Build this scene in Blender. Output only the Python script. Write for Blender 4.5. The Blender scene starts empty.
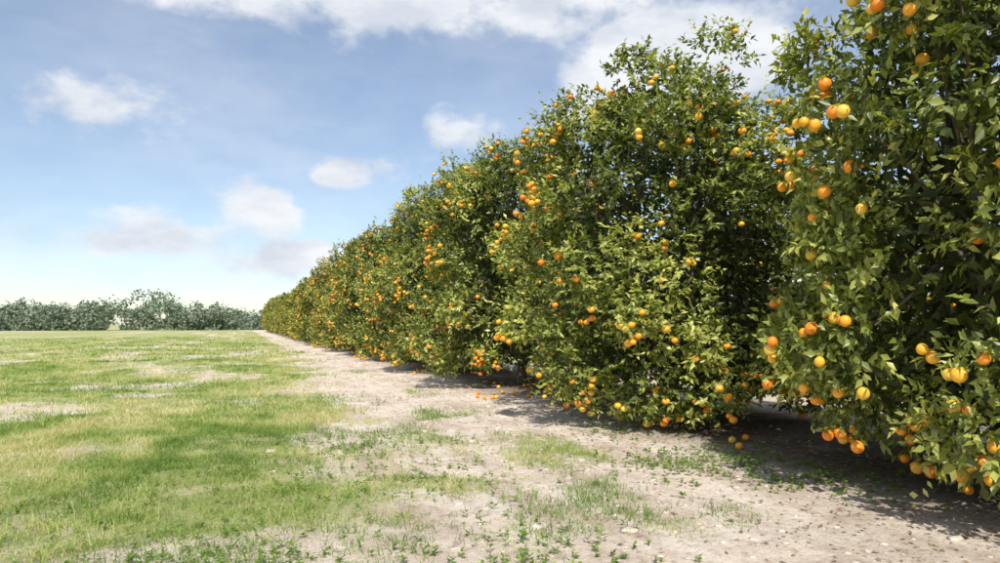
import bpy, math, numpy as np
from mathutils import Vector
rng=np.random.default_rng(7)
sc=bpy.context.scene
sc.view_settings.view_transform='Standard'; sc.view_settings.look='None'; sc.view_settings.exposure=0
def norm(a): return a/np.maximum(np.linalg.norm(a,axis=-1,keepdims=True),1e-9)
# ---------- noise ----------
def h2(i,j,s):
    v=np.sin(i*127.1+j*311.7+s*74.7)*43758.5453
    return v-np.floor(v)
def vn(x,y,s=0.0):
    i=np.floor(x); j=np.floor(y); fx=x-i; fy=y-j
    fx=fx*fx*(3-2*fx); fy=fy*fy*(3-2*fy)
    a=h2(i,j,s);b=h2(i+1,j,s);c=h2(i,j+1,s);d=h2(i+1,j+1,s)
    return a*(1-fx)*(1-fy)+b*fx*(1-fy)+c*(1-fx)*fy+d*fx*fy
def fbm(x,y,s=0,o=4):
    t=0;a=.5;n=0
    for k in range(o):
        t=t+a*vn(x*2**k,y*2**k,s+k); n+=a; a*=.5
    return t/n
def grass_mask(X,Y):
    edge=1.05+np.clip(Y,0,40)*.045+1.3*(fbm(X*.0+3.3,Y*.32,1)-.5)+2.1*(fbm(X*.9,Y*.9,2)-.5)
    m=1/(1+np.exp(-(edge-X)*3.6))
    bare=fbm(X*.55,Y*.4,5); m=m*np.clip(1.15-np.clip((bare-.50)*5,0,.75),0,1)
    patch=np.clip((fbm(X*.8+9,Y*.6,8)-.60)*6,0,1)*(X<4.2)*(X>1)
    under=np.clip((fbm(X*.7+2,Y*.7,12)-.5)*4,0,.8)*(X>8.8)
    return np.clip(np.maximum(np.maximum(m,patch*.6),under),0,1)
def hgt(X,Y):
    near=np.exp(-(X**2+Y**2)/60**2)
    return near*(0.10*(fbm(X*.35,Y*.35,20)-.5)+0.055*(fbm(X*2.2,Y*2.2,22,3)-.5)
        -.025*np.exp(-((X-2.9+.2*np.sin(Y*.3))/.22)**2)-.025*np.exp(-((X-4.4+.2*np.sin(Y*.3))/.22)**2)
        + 0.05*np.exp(-((X-6.9)/1.6)**2))
# ---------- materials ----------
def mat(name):
    m=bpy.data.materials.new(name); m.use_nodes=True; nt=m.node_tree
    for n in list(nt.nodes): nt.nodes.remove(n)
    return m,nt,nt.nodes,nt.links
def ramp(N,stops):
    r=N.new('ShaderNodeValToRGB'); e=r.color_ramp.elements
    while len(e)<len(stops): e.new(.5)
    for k,(p,c) in enumerate(stops): e[k].position=p; e[k].color=(*c,1)
    return r
def leaf_mat(name,stops,trans=.3,rough=.45,spec=.5):
    m,nt,N,L=mat(name)
    out=N.new('ShaderNodeOutputMaterial'); a=N.new('ShaderNodeAttribute'); a.attribute_name='tint'
    r=ramp(N,stops); L.new(a.outputs['Fac'],r.inputs[0])
    p=N.new('ShaderNodeBsdfPrincipled'); p.inputs['Roughness'].default_value=rough
    p.inputs['Specular IOR Level'].default_value=spec
    L.new(r.outputs[0],p.inputs['Base Color'])
    t=N.new('ShaderNodeBsdfTranslucent')
    mx=N.new('ShaderNodeMixRGB'); mx.blend_type='MULTIPLY'; mx.inputs[0].default_value=1; mx.inputs[2].default_value=(1.5,1.6,.5,1)
    L.new(r.outputs[0],mx.inputs[1]); L.new(mx.outputs[0],t.inputs[0])
    s=N.new('ShaderNodeMixShader'); s.inputs[0].default_value=trans
    L.new(p.outputs[0],s.inputs[1]); L.new(t.outputs[0],s.inputs[2]); L.new(s.outputs[0],out.inputs[0])
    return m
M_leaf=leaf_mat('citrus_leaf',[(0,(.034,.050,.012)),(.35,(.145,.178,.034)),(.65,(.31,.34,.07)),(1,(.58,.58,.17))],.27,.40,.5)  # wide leaf tones; some shadow-to-highlight contrast is put into the colour
M_far=leaf_mat('hazed_distant_leaf',[(0,(.14,.18,.15)),(.5,(.21,.26,.20)),(1,(.28,.33,.24))],.25,.7,.2)  # aerial haze painted in: leaf colours lightened and shifted to blue
M_grass=leaf_mat('grass_blade',[(0,(.14,.23,.045)),(.35,(.28,.38,.09)),(.65,(.47,.48,.20)),(1,(.68,.58,.37))],.3,.6,.25)
M_weed=leaf_mat('weed_leaf',[(0,(.07,.13,.02)),(.5,(.16,.26,.045)),(1,(.30,.38,.09))],.3,.5,.3)
M_litter=leaf_mat('leaf_litter',[(0,(.16,.11,.07)),(.5,(.32,.23,.15)),(1,(.52,.42,.28))],.05,.8,.2)
m,nt,N,L=mat('orange_peel'); M_or=m
out=N.new('ShaderNodeOutputMaterial'); p=N.new('ShaderNodeBsdfPrincipled'); a=N.new('ShaderNodeAttribute'); a.attribute_name='tint'
r=ramp(N,[(0,(.80,.17,.010)),(.4,(.92,.34,.02)),(.8,(.94,.50,.045)),(1,(.86,.63,.12))]); L.new(a.outputs['Fac'],r.inputs[0]); L.new(r.outputs[0],p.inputs['Base Color'])
p.inputs['Roughness'].default_value=.42
tc=N.new('ShaderNodeTexCoord'); nz=N.new('ShaderNodeTexNoise'); nz.inputs['Scale'].default_value=220; L.new(tc.outputs['Object'],nz.inputs[0])
b=N.new('ShaderNodeBump'); b.inputs['Strength'].default_value=.25; b.inputs['Distance'].default_value=.003; L.new(nz.outputs[0],b.inputs['Height']); L.new(b.outputs[0],p.inputs['Normal'])
L.new(p.outputs[0],out.inputs[0])
m,nt,N,L=mat('citrus_bark'); M_bark=m
out=N.new('ShaderNodeOutputMaterial'); p=N.new('ShaderNodeBsdfPrincipled'); tc=N.new('ShaderNodeTexCoord'); nz=N.new('ShaderNodeTexNoise'); nz.inputs['Scale'].default_value=14; nz.inputs['Detail'].default_value=8
L.new(tc.outputs['Object'],nz.inputs[0]); r=ramp(N,[(.3,(.06,.045,.03)),(.7,(.17,.14,.10))]); L.new(nz.outputs[0],r.inputs[0]); L.new(r.outputs[0],p.inputs['Base Color']); p.inputs['Roughness'].default_value=.9
b=N.new('ShaderNodeBump'); b.inputs['Distance'].default_value=.02; L.new(nz.outputs[0],b.inputs['Height']); L.new(b.outputs[0],p.inputs['Normal']); L.new(p.outputs[0],out.inputs[0])
m,nt,N,L=mat('sand_clod'); M_clod=m
out=N.new('ShaderNodeOutputMaterial'); p=N.new('ShaderNodeBsdfPrincipled'); tc=N.new('ShaderNodeTexCoord'); nz=N.new('ShaderNodeTexNoise'); nz.inputs['Scale'].default_value=25; nz.inputs['Detail'].default_value=8
L.new(tc.outputs['Object'],nz.inputs[0]); r=ramp(N,[(.3,(.44,.36,.28)),(.7,(.74,.65,.55))]); L.new(nz.outputs[0],r.inputs[0]); L.new(r.outputs[0],p.inputs['Base Color']); p.inputs['Roughness'].default_value=.98; p.inputs['Specular IOR Level'].default_value=.1
b=N.new('ShaderNodeBump'); b.inputs['Distance'].default_value=.01; L.new(nz.outputs[0],b.inputs['Height']); L.new(b.outputs[0],p.inputs['Normal']); L.new(p.outputs[0],out.inputs[0])
# ground
m,nt,N,L=mat('ground_soil'); M_ground=m
out=N.new('ShaderNodeOutputMaterial'); p=N.new('ShaderNodeBsdfPrincipled'); p.inputs['Roughness'].default_value=.95; p.inputs['Specular IOR Level'].default_value=.15
tc=N.new('ShaderNodeTexCoord')
def noise(scale,det=6,rough=.6,st=None):
    n=N.new('ShaderNodeTexNoise'); n.inputs['Scale'].default_value=scale; n.inputs['Detail'].default_value=det; n.inputs['Roughness'].default_value=rough
    if st:
        mp=N.new('ShaderNodeMapping'); mp.inputs['Scale'].default_value=st; L.new(tc.outputs['Object'],mp.inputs[0]); L.new(mp.outputs[0],n.inputs[0])
    else: L.new(tc.outputs['Object'],n.inputs[0])
    return n
def mixc(f,c1,c2,bt='MIX'):
    x=N.new('ShaderNodeMixRGB'); x.blend_type=bt
    for k,v in zip((0,1,2),(f,c1,c2)):
        if hasattr(v,'is_linked'): L.new(v,x.inputs[k])
        elif isinstance(v,tuple): x.inputs[k].default_value=(*v,1)
        else: x.inputs[k].default_value=v
    return x.outputs[0]
n1=noise(1.3,8,.65); n2=noise(11,8,.7); n3=noise(60,5,.7); n5=noise(1.6,6,.65,(1,.28,1))
sand=ramp(N,[(.28,(.58,.46,.36)),(.5,(.80,.68,.56)),(.72,(.90,.81,.71))]); L.new(n1.outputs[0],sand.inputs[0])
st_=ramp(N,[(.38,(.72,.68,.64)),(.53,(1,1,1))]); L.new(n5.outputs[0],st_.inputs[0])
sandc=mixc(.8,sand.outputs[0],st_.outputs[0],'MULTIPLY')
sp=ramp(N,[(.35,(.55,.50,.45)),(.47,(.97,.97,.97)),(.65,(1.08,1.08,1.06))]); L.new(n2.outputs[0],sp.inputs[0])
sandc=mixc(.8,sandc,sp.outputs[0],'MULTIPLY')
sp2=ramp(N,[(.35,(.52,.47,.42)),(.46,(1,1,1))]); L.new(n3.outputs[0],sp2.inputs[0])
sandc=mixc(.65,sandc,sp2.outputs[0],'MULTIPLY')
gr=ramp(N,[(.3,(.23,.29,.08)),(.5,(.40,.41,.16)),(.7,(.56,.50,.30))]); L.new(n1.outputs[0],gr.inputs[0])
grc=mixc(.6,gr.outputs[0],sp.outputs[0],'MULTIPLY')
at=N.new('ShaderNodeAttribute'); at.attribute_name='grass'
ad=N.new('ShaderNodeMath'); ad.operation='MULTIPLY_ADD'; L.new(n2.outputs[0],ad.inputs[0]); ad.inputs[1].default_value=.9
sb=N.new('ShaderNodeMath'); sb.operation='ADD'; L.new(at.outputs['Fac'],sb.inputs[0]); sb.inputs[1].default_value=-.45; L.new(sb.outputs[0],ad.inputs[2])
cl=N.new('ShaderNodeMapRange'); cl.inputs[1].default_value=.3; cl.inputs[2].default_value=.85; L.new(ad.outputs[0],cl.inputs[0])
col=mixc(cl.outputs[0],sandc,grc)
at2=N.new('ShaderNodeAttribute'); at2.attribute_name='litter'
lit=ramp(N,[(.35,(.07,.05,.035)),(.65,(.21,.15,.10))]); L.new(n2.outputs[0],lit.inputs[0])
col=mixc(at2.outputs['Fac'],col,lit.outputs[0])
L.new(col,p.inputs['Base Color'])
b=N.new('ShaderNodeBump'); b.inputs['Distance'].default_value=.05; b.inputs['Strength'].default_value=.9; L.new(n2.outputs[0],b.inputs['Height'])
b2=N.new('ShaderNodeBump'); b2.inputs['Distance'].default_value=.014; b2.inputs['Strength'].default_value=.8; L.new(n3.outputs[0],b2.inputs['Height']); L.new(b.outputs[0],b2.inputs['Normal']); L.new(b2.outputs[0],p.inputs['Normal'])
L.new(p.outputs[0],out.inputs[0])
# ---------- mesh helper ----------
def mk(name,V,F,matl,attrs=None,smooth=False):
    V=np.asarray(V,dtype=np.float32); F=np.asarray(F,dtype=np.int32)
    me=bpy.data.meshes.new(name); k=F.shape[1]
    me.vertices.add(len(V)); me.vertices.foreach_set('co',V.ravel())
    me.loops.add(F.size); me.loops.foreach_set('vertex_index',F.ravel())
    me.polygons.add(len(F)); me.polygons.foreach_set('loop_start',np.arange(0,F.size,k,dtype=np.int32))
    if smooth: me.polygons.foreach_set('use_smooth',np.ones(len(F),dtype=bool))
    for an,av in (attrs or {}).items():
        a=me.attributes.new(an,'FLOAT','POINT'); a.data.foreach_set('value',np.asarray(av,dtype=np.float32))
    me.update(calc_edges=True); me.validate(); me.materials.append(matl); return me
def add(name,me,parent=None,loc=(0,0,0),rot=0,scale=None):
    o=bpy.data.objects.new(name,me); sc.collection.objects.link(o)
    o.location=loc; o.rotation_euler=(0,0,rot)
    if scale: o.scale=scale
    if parent: o.parent=parent
    return o
def leaves(b,d,n,Ln,W,tint):
    """leaf blades folded on the midrib"""
    d=norm(d); s=norm(np.cross(d,n)); n=np.cross(s,d); Ln=Ln[:,None]; W=W[:,None]
    V=np.stack([b, b+.42*Ln*d+.5*W*s+.10*W*n, b+Ln*d-.12*Ln*n, b+.42*Ln*d-.5*W*s+.10*W*n, b+.5*Ln*d-.12*W*n],1)
    k=len(b); base=(np.arange(k)*5)[:,None,None]
    F=np.array([[0,1,4],[1,2,4],[2,3,4],[3,0,4]])[None]+base
    return V.reshape(-1,3),F.reshape(-1,3),np.repeat(tint,5)
def rand_unit(k):
    return norm(rng.normal(size=(k,3)))
PR_Z=np.array([0.25,.7,1.5,2.8,4.0,5.0,5.8,6.4,6.85]); PR_R=np.array([1.9,2.15,2.40,2.46,2.33,2.05,1.7,1.2,.5])
def crown(nl,spl,lps,leafL,inner,fruit,fsub,innerL=1.9):
    z=rng.uniform(.45,6.5,nl*3); keep=rng.uniform(0,1,nl*3)<np.interp(z,PR_Z,PR_R)/2.6
    z=z[keep][:nl]; k=len(z); th=rng.uniform(0,2*np.pi,k)
    bump=1+.06*np.sin(th*2+rng.uniform(0,6)+z*.7)+.10*np.sin(th*5+rng.uniform(0,6)+z*1.9)
    R=np.interp(z,PR_Z,PR_R)*bump
    lr=rng.uniform(.30,.80,k); rr=np.maximum(R-lr*.75+rng.normal(0,.20,k),.05)
    C=np.stack([rr*np.cos(th),rr*np.sin(th),z],1)
    C[:,2]=np.maximum(C[:,2],lr*.7+.25)
    lt=rng.normal(0,.15,k)
    li=np.repeat(np.arange(k),spl); S=len(li)
    outw=norm(C*np.array([1,1,.0])+np.array([0,0,1])*((C[:,2:3]-3.2)*.55))
    u=norm(rand_unit(S)+.75*outw[li]); rad=lr[li]*rng.uniform(.6,1.0,S)
    P=C[li]+u*rad[:,None]*np.array([1,1,.85]); 
    D=norm(u+.5*rand_unit(S)+np.array([0,0,.25])); SL=rng.uniform(.10,.28,S)
    wh=rng.uniform(0,1,S)<.05; SL[wh]*=rng.uniform(1.6,2.7,wh.sum()); D[wh]=norm(D[wh]+np.array([0,0,.9])*(P[wh][:,2:3]>2.2))
    st=lt[li]+rng.normal(0,.11,S)+.24*np.clip(rng.uniform(-1,1,S),0,1)**3+.3*wh
    si=np.repeat(np.arange(S),lps); K=len(si); t=np.tile(np.arange(lps)/(lps-1),S)
    b=P[si]+D[si]*(SL[si]*t)[:,None]
    ld=norm(D[si]*(.35+.6*t[:,None])+.95*rand_unit(K)+np.array([0,0,-.22]))
    nn=norm(np.array([0,0,.7])+.85*u[si]+.45*rand_unit(K))
    Ln=leafL*rng.uniform(.65,1.2,K); W=Ln*rng.uniform(.42,.56,K)
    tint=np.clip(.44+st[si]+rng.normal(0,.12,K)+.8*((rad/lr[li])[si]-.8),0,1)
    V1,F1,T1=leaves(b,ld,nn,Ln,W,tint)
    z=rng.uniform(.5,6.2,inner); q=np.interp(z,PR_Z,PR_R)*np.sqrt(rng.uniform(.10,.58,inner)); th=rng.uniform(0,2*np.pi,inner)
    b=np.stack([q*np.cos(th),q*np.sin(th),z],1)
    Ln=leafL*innerL*rng.uniform(.8,1.3,inner)
    V2,F2,T2=leaves(b,rand_unit(inner),rand_unit(inner),Ln,Ln*.55,np.clip(rng.normal(.08,.06,inner),0,1))  # filler leaves; darkness of the crown's interior painted into their tint
    V2[:,2]=np.maximum(V2[:,2],.15); V1[:,2]=np.maximum(V1[:,2],.06)
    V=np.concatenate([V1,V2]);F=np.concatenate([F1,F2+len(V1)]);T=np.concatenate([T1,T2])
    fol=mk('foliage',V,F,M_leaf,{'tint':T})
    # fruit hangs from outer shoots, grouped on favoured lobes
    lw=(rng.uniform(0,1,k)**1.5+.08)*np.where(C[:,2]<1.1,1.9,1)*np.where(C[:,2]>5.9,.5,1)
    w=lw[li]*((rad/lr[li])>.84)*(~wh)*np.clip((u*outw[li]).sum(1),.0,1)**2*(SL<.24); w/=w.sum()
    fi=rng.choice(S,fruit,p=w,replace=False)
    fp=P[fi]+D[fi]*(SL[fi]*.75)[:,None]+u[fi]*.03+np.array([0,0,-.05])
    nb=int(fruit*.35); ex=rng.integers(0,fruit,nb); off=norm(rand_unit(nb)*np.array([1,1,.8]))*.105
    fp=np.concatenate([fp,fp[ex]+off]); fp[:,2]=np.maximum(fp[:,2],.09)
    fr=spheres('oranges',fp,rng.uniform(.042,.059,len(fp)),fsub)
    return fol,fr,C
def ico(sub):
    import bmesh
    bm=bmesh.new(); bmesh.ops.create_icosphere(bm,subdivisions=sub,radius=1)
    V=np.array([v.co[:] for v in bm.verts]); F=np.array([[v.index for v in f.verts] for f in bm.faces]); bm.free(); return V,F
def spheres(name,P,r,sub):
    V0,F0=ico(sub); k=len(P)
    V=P[:,None]+V0[None]*r[:,None,None]*np.array([1,1,.95]); F=F0[None]+(np.arange(k)*len(V0))[:,None,None]
    t=np.repeat(np.clip(rng.beta(2,2.0,k),0,1),len(V0))
    return mk(name,V.reshape(-1,3),F.reshape(-1,3),M_or,{'tint':t},True)
def tubes(paths,sides=8):
    VV=[];FF=[];o=0
    for pts,rad in paths:
        pts=np.array(pts,float); n=len(pts); tan=norm(np.gradient(pts,axis=0))
        ref=np.array([1.,0.13,0.07]); s=norm(np.cross(tan,ref)); u=np.cross(s,tan)
        a=np.arange(sides)*2*np.pi/sides
        ring=pts[:,None]+np.array(rad)[:,None,None]*(np.cos(a)[None,:,None]*s[:,None]+np.sin(a)[None,:,None]*u[:,None])
        VV.append(ring.reshape(-1,3))
        for i in range(n-1):
            for j in range(sides):
                j2=(j+1)%sides; FF.append([o+i*sides+j,o+i*sides+j2,o+(i+1)*sides+j2,o+(i+1)*sides+j])
        o+=n*sides
    return np.concatenate(VV),np.array(FF)
def limbs(C,step):
    paths=[]
    paths.append(([(0,0,-.15),(.01,0,0),(.03,.01,.3),(0,.03,.6),(.02,0,.85)],[.19,.16,.125,.12,.11]))
    forks=[]
    for a in np.arange(6)*np.pi/3+rng.uniform(0,1):
        r=rng.uniform(.7,1.1); top=rng.uniform(2.2,3.6)
        e=np.array([r*np.cos(a),r*np.sin(a),top]); s=np.array([0,0,.7])
        q=np.linspace(0,1,6)[:,None]; pt=s*(1-q)+e*q+np.array([0,0,-.35])*(q*(1-q)*2)+rng.normal(0,.03,(6,3))*(q>0)
        paths.append((pt,np.linspace(.085,.045,6))); forks.append(e)
    forks=np.array(forks)
    for c in C[::step]:
        f=forks[np.argmin(np.linalg.norm(forks-c,axis=1))]; 
        q=np.linspace(0,1,5)[:,None]; pt=f*(1-q)+(f+(c-f)*.9)*q+rng.normal(0,.05,(5,3))*(q>0)
        paths.append((pt,np.linspace(.030,.007,5)))
    V,F=tubes(paths,7); return mk('trunk_and_limbs',V,F,M_bark,None,True)
near=[]
for i in range(4):
    rng=np.random.default_rng(101+i)
    fol,fr,C=crown(130,60,8,.106,10000,390,3,1.45); near.append((fol,fr,limbs(C,1)))
mid=[]
for i in range(3):
    rng=np.random.default_rng(201+i)
    fol,fr,C=crown(105,34,7,.145,3500,400,2); mid.append((fol,fr,limbs(C,3)))
far=[]
for i in range(2):
    rng=np.random.default_rng(301+i)
    fol,fr,C=crown(80,20,6,.22,1800,240,1); far.append((fol,fr,limbs(C,6)))
rng=np.random.default_rng(11)
def tree(kit,x,y,rot,s):
    e=bpy.data.objects.new('orange_tree',None); sc.collection.objects.link(e); e.location=(x,y,float(hgt(np.array([x]),np.array([y]))[0])); e.rotation_euler=(0,0,rot); e.scale=s
    for nm,me in zip(('foliage','oranges','trunk_and_limbs'),kit): add(nm,me,e)
tree(near[0],7.3,-2.4,.5,(.95,.95,1))
tree(near[1],7.1,3.9,2.0,(.95,.95,1.05))
tree(near[2],6.8,9.8,0.2,(1.0,1.0,.88))
tree(near[3],6.85,16.3,3.1,(1,.90,.96))
tree(near[0],6.9,22.4,3.0,(1,.90,.95))
ys=28.5; i=0
while ys<160:
    kit=mid[i%3] if ys<62 else far[i%2]
    s=rng.uniform(.92,1.02); sz=rng.uniform(.86,1.0) if i>2 else (1.04,.96,1.02)[i]
    tree(kit,6.9+rng.normal(0,.12),ys,rng.choice([0,math.pi])+rng.uniform(-.4,.4),(s,s*.93,s*sz)); ys+=6.1+rng.normal(0,.15); i+=1
for j,ys in enumerate(np.arange(-1,40,6.0)):
    tree(mid[j%3] if ys<14 else far[j%2],14.2+rng.normal(0,.2),float(ys),rng.uniform(0,6.28),(.95,.98,.72))
# ---------- distant tree mass ----------
k=2200; xs=rng.uniform(-185,130,k); yy=195+rng.uniform(0,22,k)+ .02*xs
H=1.5+10*fbm(xs*.06,yy*0,35)**1.3+5*fbm(xs*.2,yy*0,33); rr=rng.uniform(1.1,2.3,k); zz=rng.uniform(.0,1,k)**1.1*np.maximum(H-rr*.6,.5)
per=46; li=np.repeat(np.arange(k),per); u=rand_unit(k*per)
P=np.stack([xs,yy,zz],1)[li]+u*(rr[li]*rng.uniform(.6,1.05,k*per))[:,None]; P[:,2]=np.maximum(P[:,2],.1)
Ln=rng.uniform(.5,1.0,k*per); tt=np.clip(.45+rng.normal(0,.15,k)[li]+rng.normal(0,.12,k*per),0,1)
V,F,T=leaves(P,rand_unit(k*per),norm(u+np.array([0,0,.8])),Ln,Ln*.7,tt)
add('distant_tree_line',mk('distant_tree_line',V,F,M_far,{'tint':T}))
# ---------- ground ----------
def axis(lo,hi,fl,fh,st):
    mid_=np.arange(fl,fh,st); g=[fh]; s=st
    while g[-1]<hi: s*=1.22; g.append(g[-1]+s)
    q=[fl]; s=st
    while q[-1]>lo: s*=1.22; q.append(q[-1]-s)
    return np.array(q[:0:-1]+list(mid_)+g)
gx=axis(-1800,1800,-7,10,.07); gy=axis(-60,2500,2.5,26,.09)
X,Y=np.meshgrid(gx,gy); nx,ny=len(gx),len(gy)
Z=hgt(X,Y); gm=grass_mask(X,Y)
lit=np.exp(-((X-7.3)/1.75)**4)*.95*(Y<165)
lit=np.clip(lit*np.clip(.65+fbm(X*1.5,Y*1.5,40),0,1.1),0,1)
idx=np.arange(nx*ny).reshape(ny,nx)
F=np.stack([idx[:-1,:-1],idx[:-1,1:],idx[1:,1:],idx[1:,:-1]],-1).reshape(-1,4)
add('ground',mk('ground',np.stack([X,Y,Z],-1).reshape(-1,3),F,M_ground,{'grass':gm.ravel(),'litter':lit.ravel()},True))
# ---------- grass ----------
def blades(X,Y,h,w,tint,lean=.5):
    k=len(X); b=np.stack([X,Y,hgt(X,Y)-.005],1); a=rng.uniform(0,2*np.pi,k)
    s=np.stack([np.cos(a),np.sin(a),0*a],1)*w[:,None]*.5
    d=np.stack([rng.normal(0,lean,k),rng.normal(0,lean,k),np.ones(k)],1); d=norm(d)*h[:,None]
    d2=d*1.0; d2[:,:2]*=2.1; d2[:,2]*=.9
    V=np.stack([b-s,b+s,b+d*.55+s*.75,b+d*.55-s*.75,b+d2],1).reshape(-1,3)
    o=(np.arange(k)*5)[:,None,None]
    F=(np.array([[0,1,2],[0,2,3],[3,2,4]])[None]+o).reshape(-1,3)
    return V,F,np.repeat(tint,5)
def grass_field(n,ylo,yhi,xl,xr,h,w,tuft):
    nc=n//tuft; y=ylo+(yhi-ylo)*rng.uniform(0,1,nc); q=rng.uniform(0,1,nc)
    x=(xl*y-2)+(xr-(xl*y-2))*q
    g=grass_mask(x,y); keep=rng.uniform(0,1,nc)<g*np.clip(.12+1.5*(fbm(x*2.5,y*2.5,50)-.25),0,1); x=x[keep];y=y[keep]
    sc_=rng.uniform(.4,1.8,len(x)); x=np.repeat(x,tuft)+rng.normal(0,.035,len(x)*tuft)*(1+w/.01); y=np.repeat(y,tuft)+rng.normal(0,.035,len(y)*tuft)*(1+w/.01); k=len(x)
    green=np.exp(-((x+.4)/1.5)**2-((y-4.2)/1.3)**2)*.35
    t=np.clip(.43+1.9*(fbm(x*.6,y*.4,60)-.5)+1.4*(fbm(x*2.6,y*2.2,61)-.5)+rng.normal(0,.17,k)-green,0,1)
    hh=h*np.repeat(sc_,tuft)*rng.uniform(.5,1.3,k)*(.35+1.2*fbm(x*1.2,y*1.2,70))
    return blades(x,y,hh,w*rng.uniform(.6,1.3,k),t)
parts=[grass_field(400000,2.6,13,-.42,4.4,.078,.0065,6),grass_field(220000,12,34,-.42,4.4,.09,.014,5),grass_field(110000,33,95,-.42,4.4,.10,.045,3)]
V=[];F=[];T=[];o=0
for v,f,t in parts: V.append(v);F.append(f+o);T.append(t);o+=len(v)
add('grass',mk('grass',np.concatenate(V),np.concatenate(F),M_grass,{'tint':np.concatenate(T)}))
# broad-leaf weeds
cl=[]
for (cx,cy,sp,n) in [(-.6,4.4,.6,520),(.1,4.2,.5,220),(1.9,4.2,.45,130),(-2.2,7,.9,130),(4.5,6.7,.45,130),(5.3,6.6,.5,220),(5.2,8.8,.5,80),(0.5,7.5,.8,80),(1.9,6.8,.6,90),(1.5,9,.6,120),(5.6,5.4,.4,140)]:
    x=rng.normal(cx,sp,n);y=rng.normal(cy,sp,n); cl.append(np.stack([x,y],1))
c=np.concatenate(cl); li=np.repeat(np.arange(len(c)),6); k=len(li); a=rng.uniform(0,6.28,k)
b=np.stack([c[li,0],c[li,1],hgt(c[li,0],c[li,1])+rng.uniform(.0,.05,k)],1); d=np.stack([np.cos(a),np.sin(a),rng.uniform(.1,1.0,k)],1)
Ln=rng.uniform(.025,.06,k)
V,F,T=leaves(b,d,norm(np.array([0,0,1.])+.3*rand_unit(k)),Ln,Ln*.5,np.clip(rng.normal(.55,.2,k),0,1))
add('weeds',mk('weeds',V,F,M_weed,{'tint':T}))
# leaf litter on bare soil
k=8000; x=rng.normal(5.7,1.5,k); y=2+rng.uniform(0,1,k)**1.3*32; ok=(x>1.2); x=x[ok];y=y[ok];k=len(x); a=rng.uniform(0,6.28,k)
b=np.stack([x,y,hgt(x,y)+.006],1); d=np.stack([np.cos(a),np.sin(a),rng.normal(.05,.15,k)],1); Ln=rng.uniform(.03,.065,k)
V,F,T=leaves(b,d,norm(np.array([0,0,1.])+.35*rand_unit(k)),Ln,Ln*.5,rng.uniform(0,1,k))
add('leaf_litter',mk('leaf_litter',V,F,M_litter,{'tint':T}))
# sand clods
V0,F0=ico(2); k=650; x=rng.normal(3.4,1.0,k); y=3.2+rng.uniform(0,1,k)**1.3*18; r=rng.uniform(.008,.028,k)*np.where(rng.uniform(0,1,k)<.08,2.1,1)
sh=1+.28*rng.normal(0,1,(k,len(V0),1)).clip(-1.2,1.2)*.7
P=np.stack([x,y,hgt(x,y)+r*.05],1)
V=P[:,None]+V0[None]*sh*r[:,None,None]*np.stack([rng.uniform(.9,1.9,k),rng.uniform(.8,1.3,k),rng.uniform(.3,.6,k)],1)[:,None]
F=F0[None]+(np.arange(k)*len(V0))[:,None,None]
add('sand_clods',mk('sand_clods',V.reshape(-1,3),F.reshape(-1,3),M_clod))
# fallen oranges
x=np.concatenate([rng.normal(6.1,.45,45),rng.normal(4.9,.25,5)]); y=np.concatenate([rng.uniform(6,45,45),rng.normal(13.2,.8,5)]); r=rng.uniform(.042,.052,50)
add('fallen_oranges',spheres('fallen_oranges',np.stack([x,y,hgt(x,y)+r*.85],1),r,3))
# ---------- light ----------
el=math.radians(49); az=math.atan2(-.31,-.80)
S=Vector((math.sin(az)*math.cos(el),math.cos(az)*math.cos(el),math.sin(el)))
sl=bpy.data.lights.new('sun','SUN'); sl.energy=5.0; sl.angle=math.radians(.5); sl.color=(1,.95,.87)
so=bpy.data.objects.new('sun',sl); sc.collection.objects.link(so); so.rotation_euler=S.to_track_quat('Z','Y').to_euler(); so.location=(0,-20,30)
w=bpy.data.worlds.new('World'); sc.world=w; w.use_nodes=True; nt=w.node_tree; N=nt.nodes; L=nt.links
for n in list(N): N.remove(n)
out=N.new('ShaderNodeOutputWorld'); bg=N.new('ShaderNodeBackground'); bg.inputs[1].default_value=.15
sky=N.new('ShaderNodeTexSky'); sky.sky_type='NISHITA'; sky.sun_disc=False; sky.sun_elevation=el; sky.sun_rotation=az; sky.air_density=1.0; sky.dust_density=.4; sky.ozone_density=2.0
L.new(sky.outputs[0],bg.inputs[0])
tc=N.new('ShaderNodeTexCoord'); sx=N.new('ShaderNodeSeparateXYZ'); L.new(tc.outputs['Generated'],sx.inputs[0])
def M(op,a,b=None,c=None):
    n=N.new('ShaderNodeMath'); n.operation=op
    for k,v in enumerate((a,b,c)):
        if v is None: continue
        if isinstance(v,(int,float)): n.inputs[k].default_value=v
        else: L.new(v,n.inputs[k])
    return n.outputs[0]
azn=M('MULTIPLY',M('ARCTAN2',sx.outputs[0],sx.outputs[1]),57.2958); eln=M('MULTIPLY',M('ARCSINE',sx.outputs[2]),57.2958)
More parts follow.
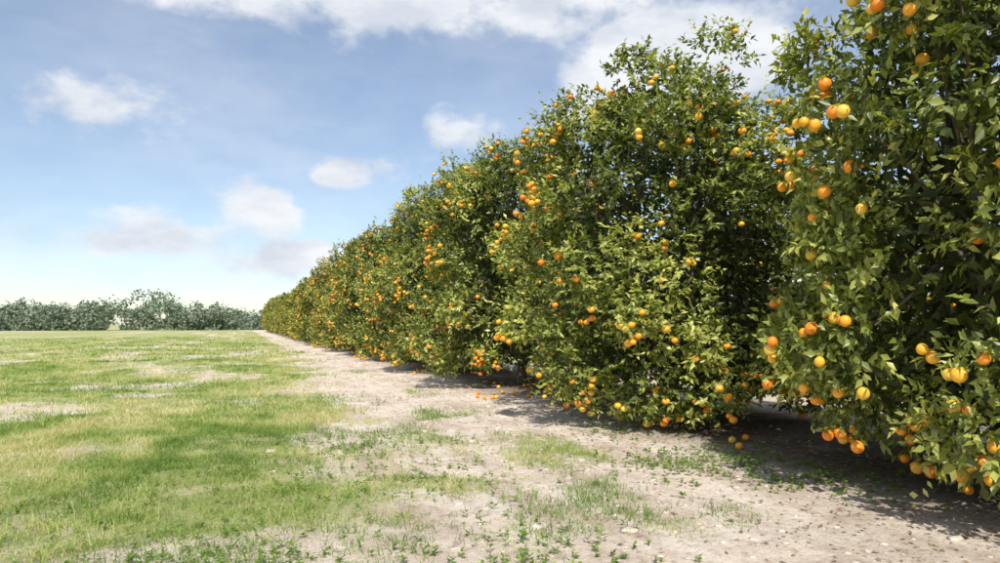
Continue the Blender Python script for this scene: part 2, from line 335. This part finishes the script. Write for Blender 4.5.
# cloud banks: azimuth, elevation, half widths (degrees), strength
banks=[(14,26.5,30,4.2,1.4),(36.5,21,10,5.5,2.2),(28.5,18.5,4,3.8,1.3),(17.5,16.0,3.6,2.2,1.3),(7.6,12.4,2.6,1.5,1.1),(1.0,9.0,4.0,2.4,1.0),(-6,7,8,2.2,.6),(-9,15,6,3,.45),(14,13,4,1.6,.7),(5,5,9,1.6,.8),(48,30,14,5,.8),(70,20,16,7,.8),(-40,24,16,6,.8),(110,30,25,8,.8),(-110,35,30,9,.8),(175,28,30,9,.8)]
m_=None
for a0,e0,wa,we,s in banks:
    da=M('DIVIDE',M('SUBTRACT',azn,a0),wa); de=M('DIVIDE',M('SUBTRACT',eln,e0),we)
    q=M('MULTIPLY',M('SUBTRACT',1.0,M('ADD',M('MULTIPLY',da,da),M('MULTIPLY',de,de))),s); m_=q if m_ is None else M('MAXIMUM',m_,q)
m_=M('MAXIMUM',m_,-1.5)
def wn(scale,det,zs):
    mp=N.new('ShaderNodeMapping'); mp.inputs['Scale'].default_value=(1,1,zs); L.new(tc.outputs['Generated'],mp.inputs[0])
    n=N.new('ShaderNodeTexNoise'); n.inputs['Scale'].default_value=scale; n.inputs['Detail'].default_value=det; n.inputs['Roughness'].default_value=.58; L.new(mp.outputs[0],n.inputs[0]); return n.outputs[0]
n1=wn(9,9,1.6); n2=wn(3.2,4,1.8)
dens=M('ADD',m_,M('MULTIPLY',M('SUBTRACT',n1,.5),4.6))
mr=N.new('ShaderNodeMapRange'); mr.interpolation_type='SMOOTHSTEP'; mr.inputs[1].default_value=-.1; mr.inputs[2].default_value=1.2; L.new(dens,mr.inputs[0])
thin=M('ADD',M('MULTIPLY',M('MAXIMUM',M('SUBTRACT',n2,.42),0),.7),.19)
fac=M('MINIMUM',M('ADD',M('MULTIPLY',mr.outputs[0],.85),thin),.97)
cr=N.new('ShaderNodeValToRGB'); cr.color_ramp.elements[0].position=.38; cr.color_ramp.elements[0].color=(.70,.75,.84,1); cr.color_ramp.elements[1].position=.58; cr.color_ramp.elements[1].color=(.94,.96,.99,1)
L.new(wn(6,5,2.5),cr.inputs[0])
b2=N.new('ShaderNodeBackground'); L.new(cr.outputs[0],b2.inputs[0]); b2.inputs[1].default_value=1.0
ms=N.new('ShaderNodeMixShader'); L.new(fac,ms.inputs[0]); L.new(bg.outputs[0],ms.inputs[1]); L.new(b2.outputs[0],ms.inputs[2]); L.new(ms.outputs[0],out.inputs[0])
# ---------- camera ----------
cd=bpy.data.cameras.new('camera'); cd.sensor_width=36; cd.lens=36*.68; cd.clip_end=6000; cd.clip_start=.05
co=bpy.data.objects.new('camera',cd); sc.collection.objects.link(co); co.location=(0,0,1.6)
yaw=math.radians(20.9); pt=math.radians(3.6)
co.rotation_euler=(math.radians(90)+pt,0,-yaw); sc.camera=co
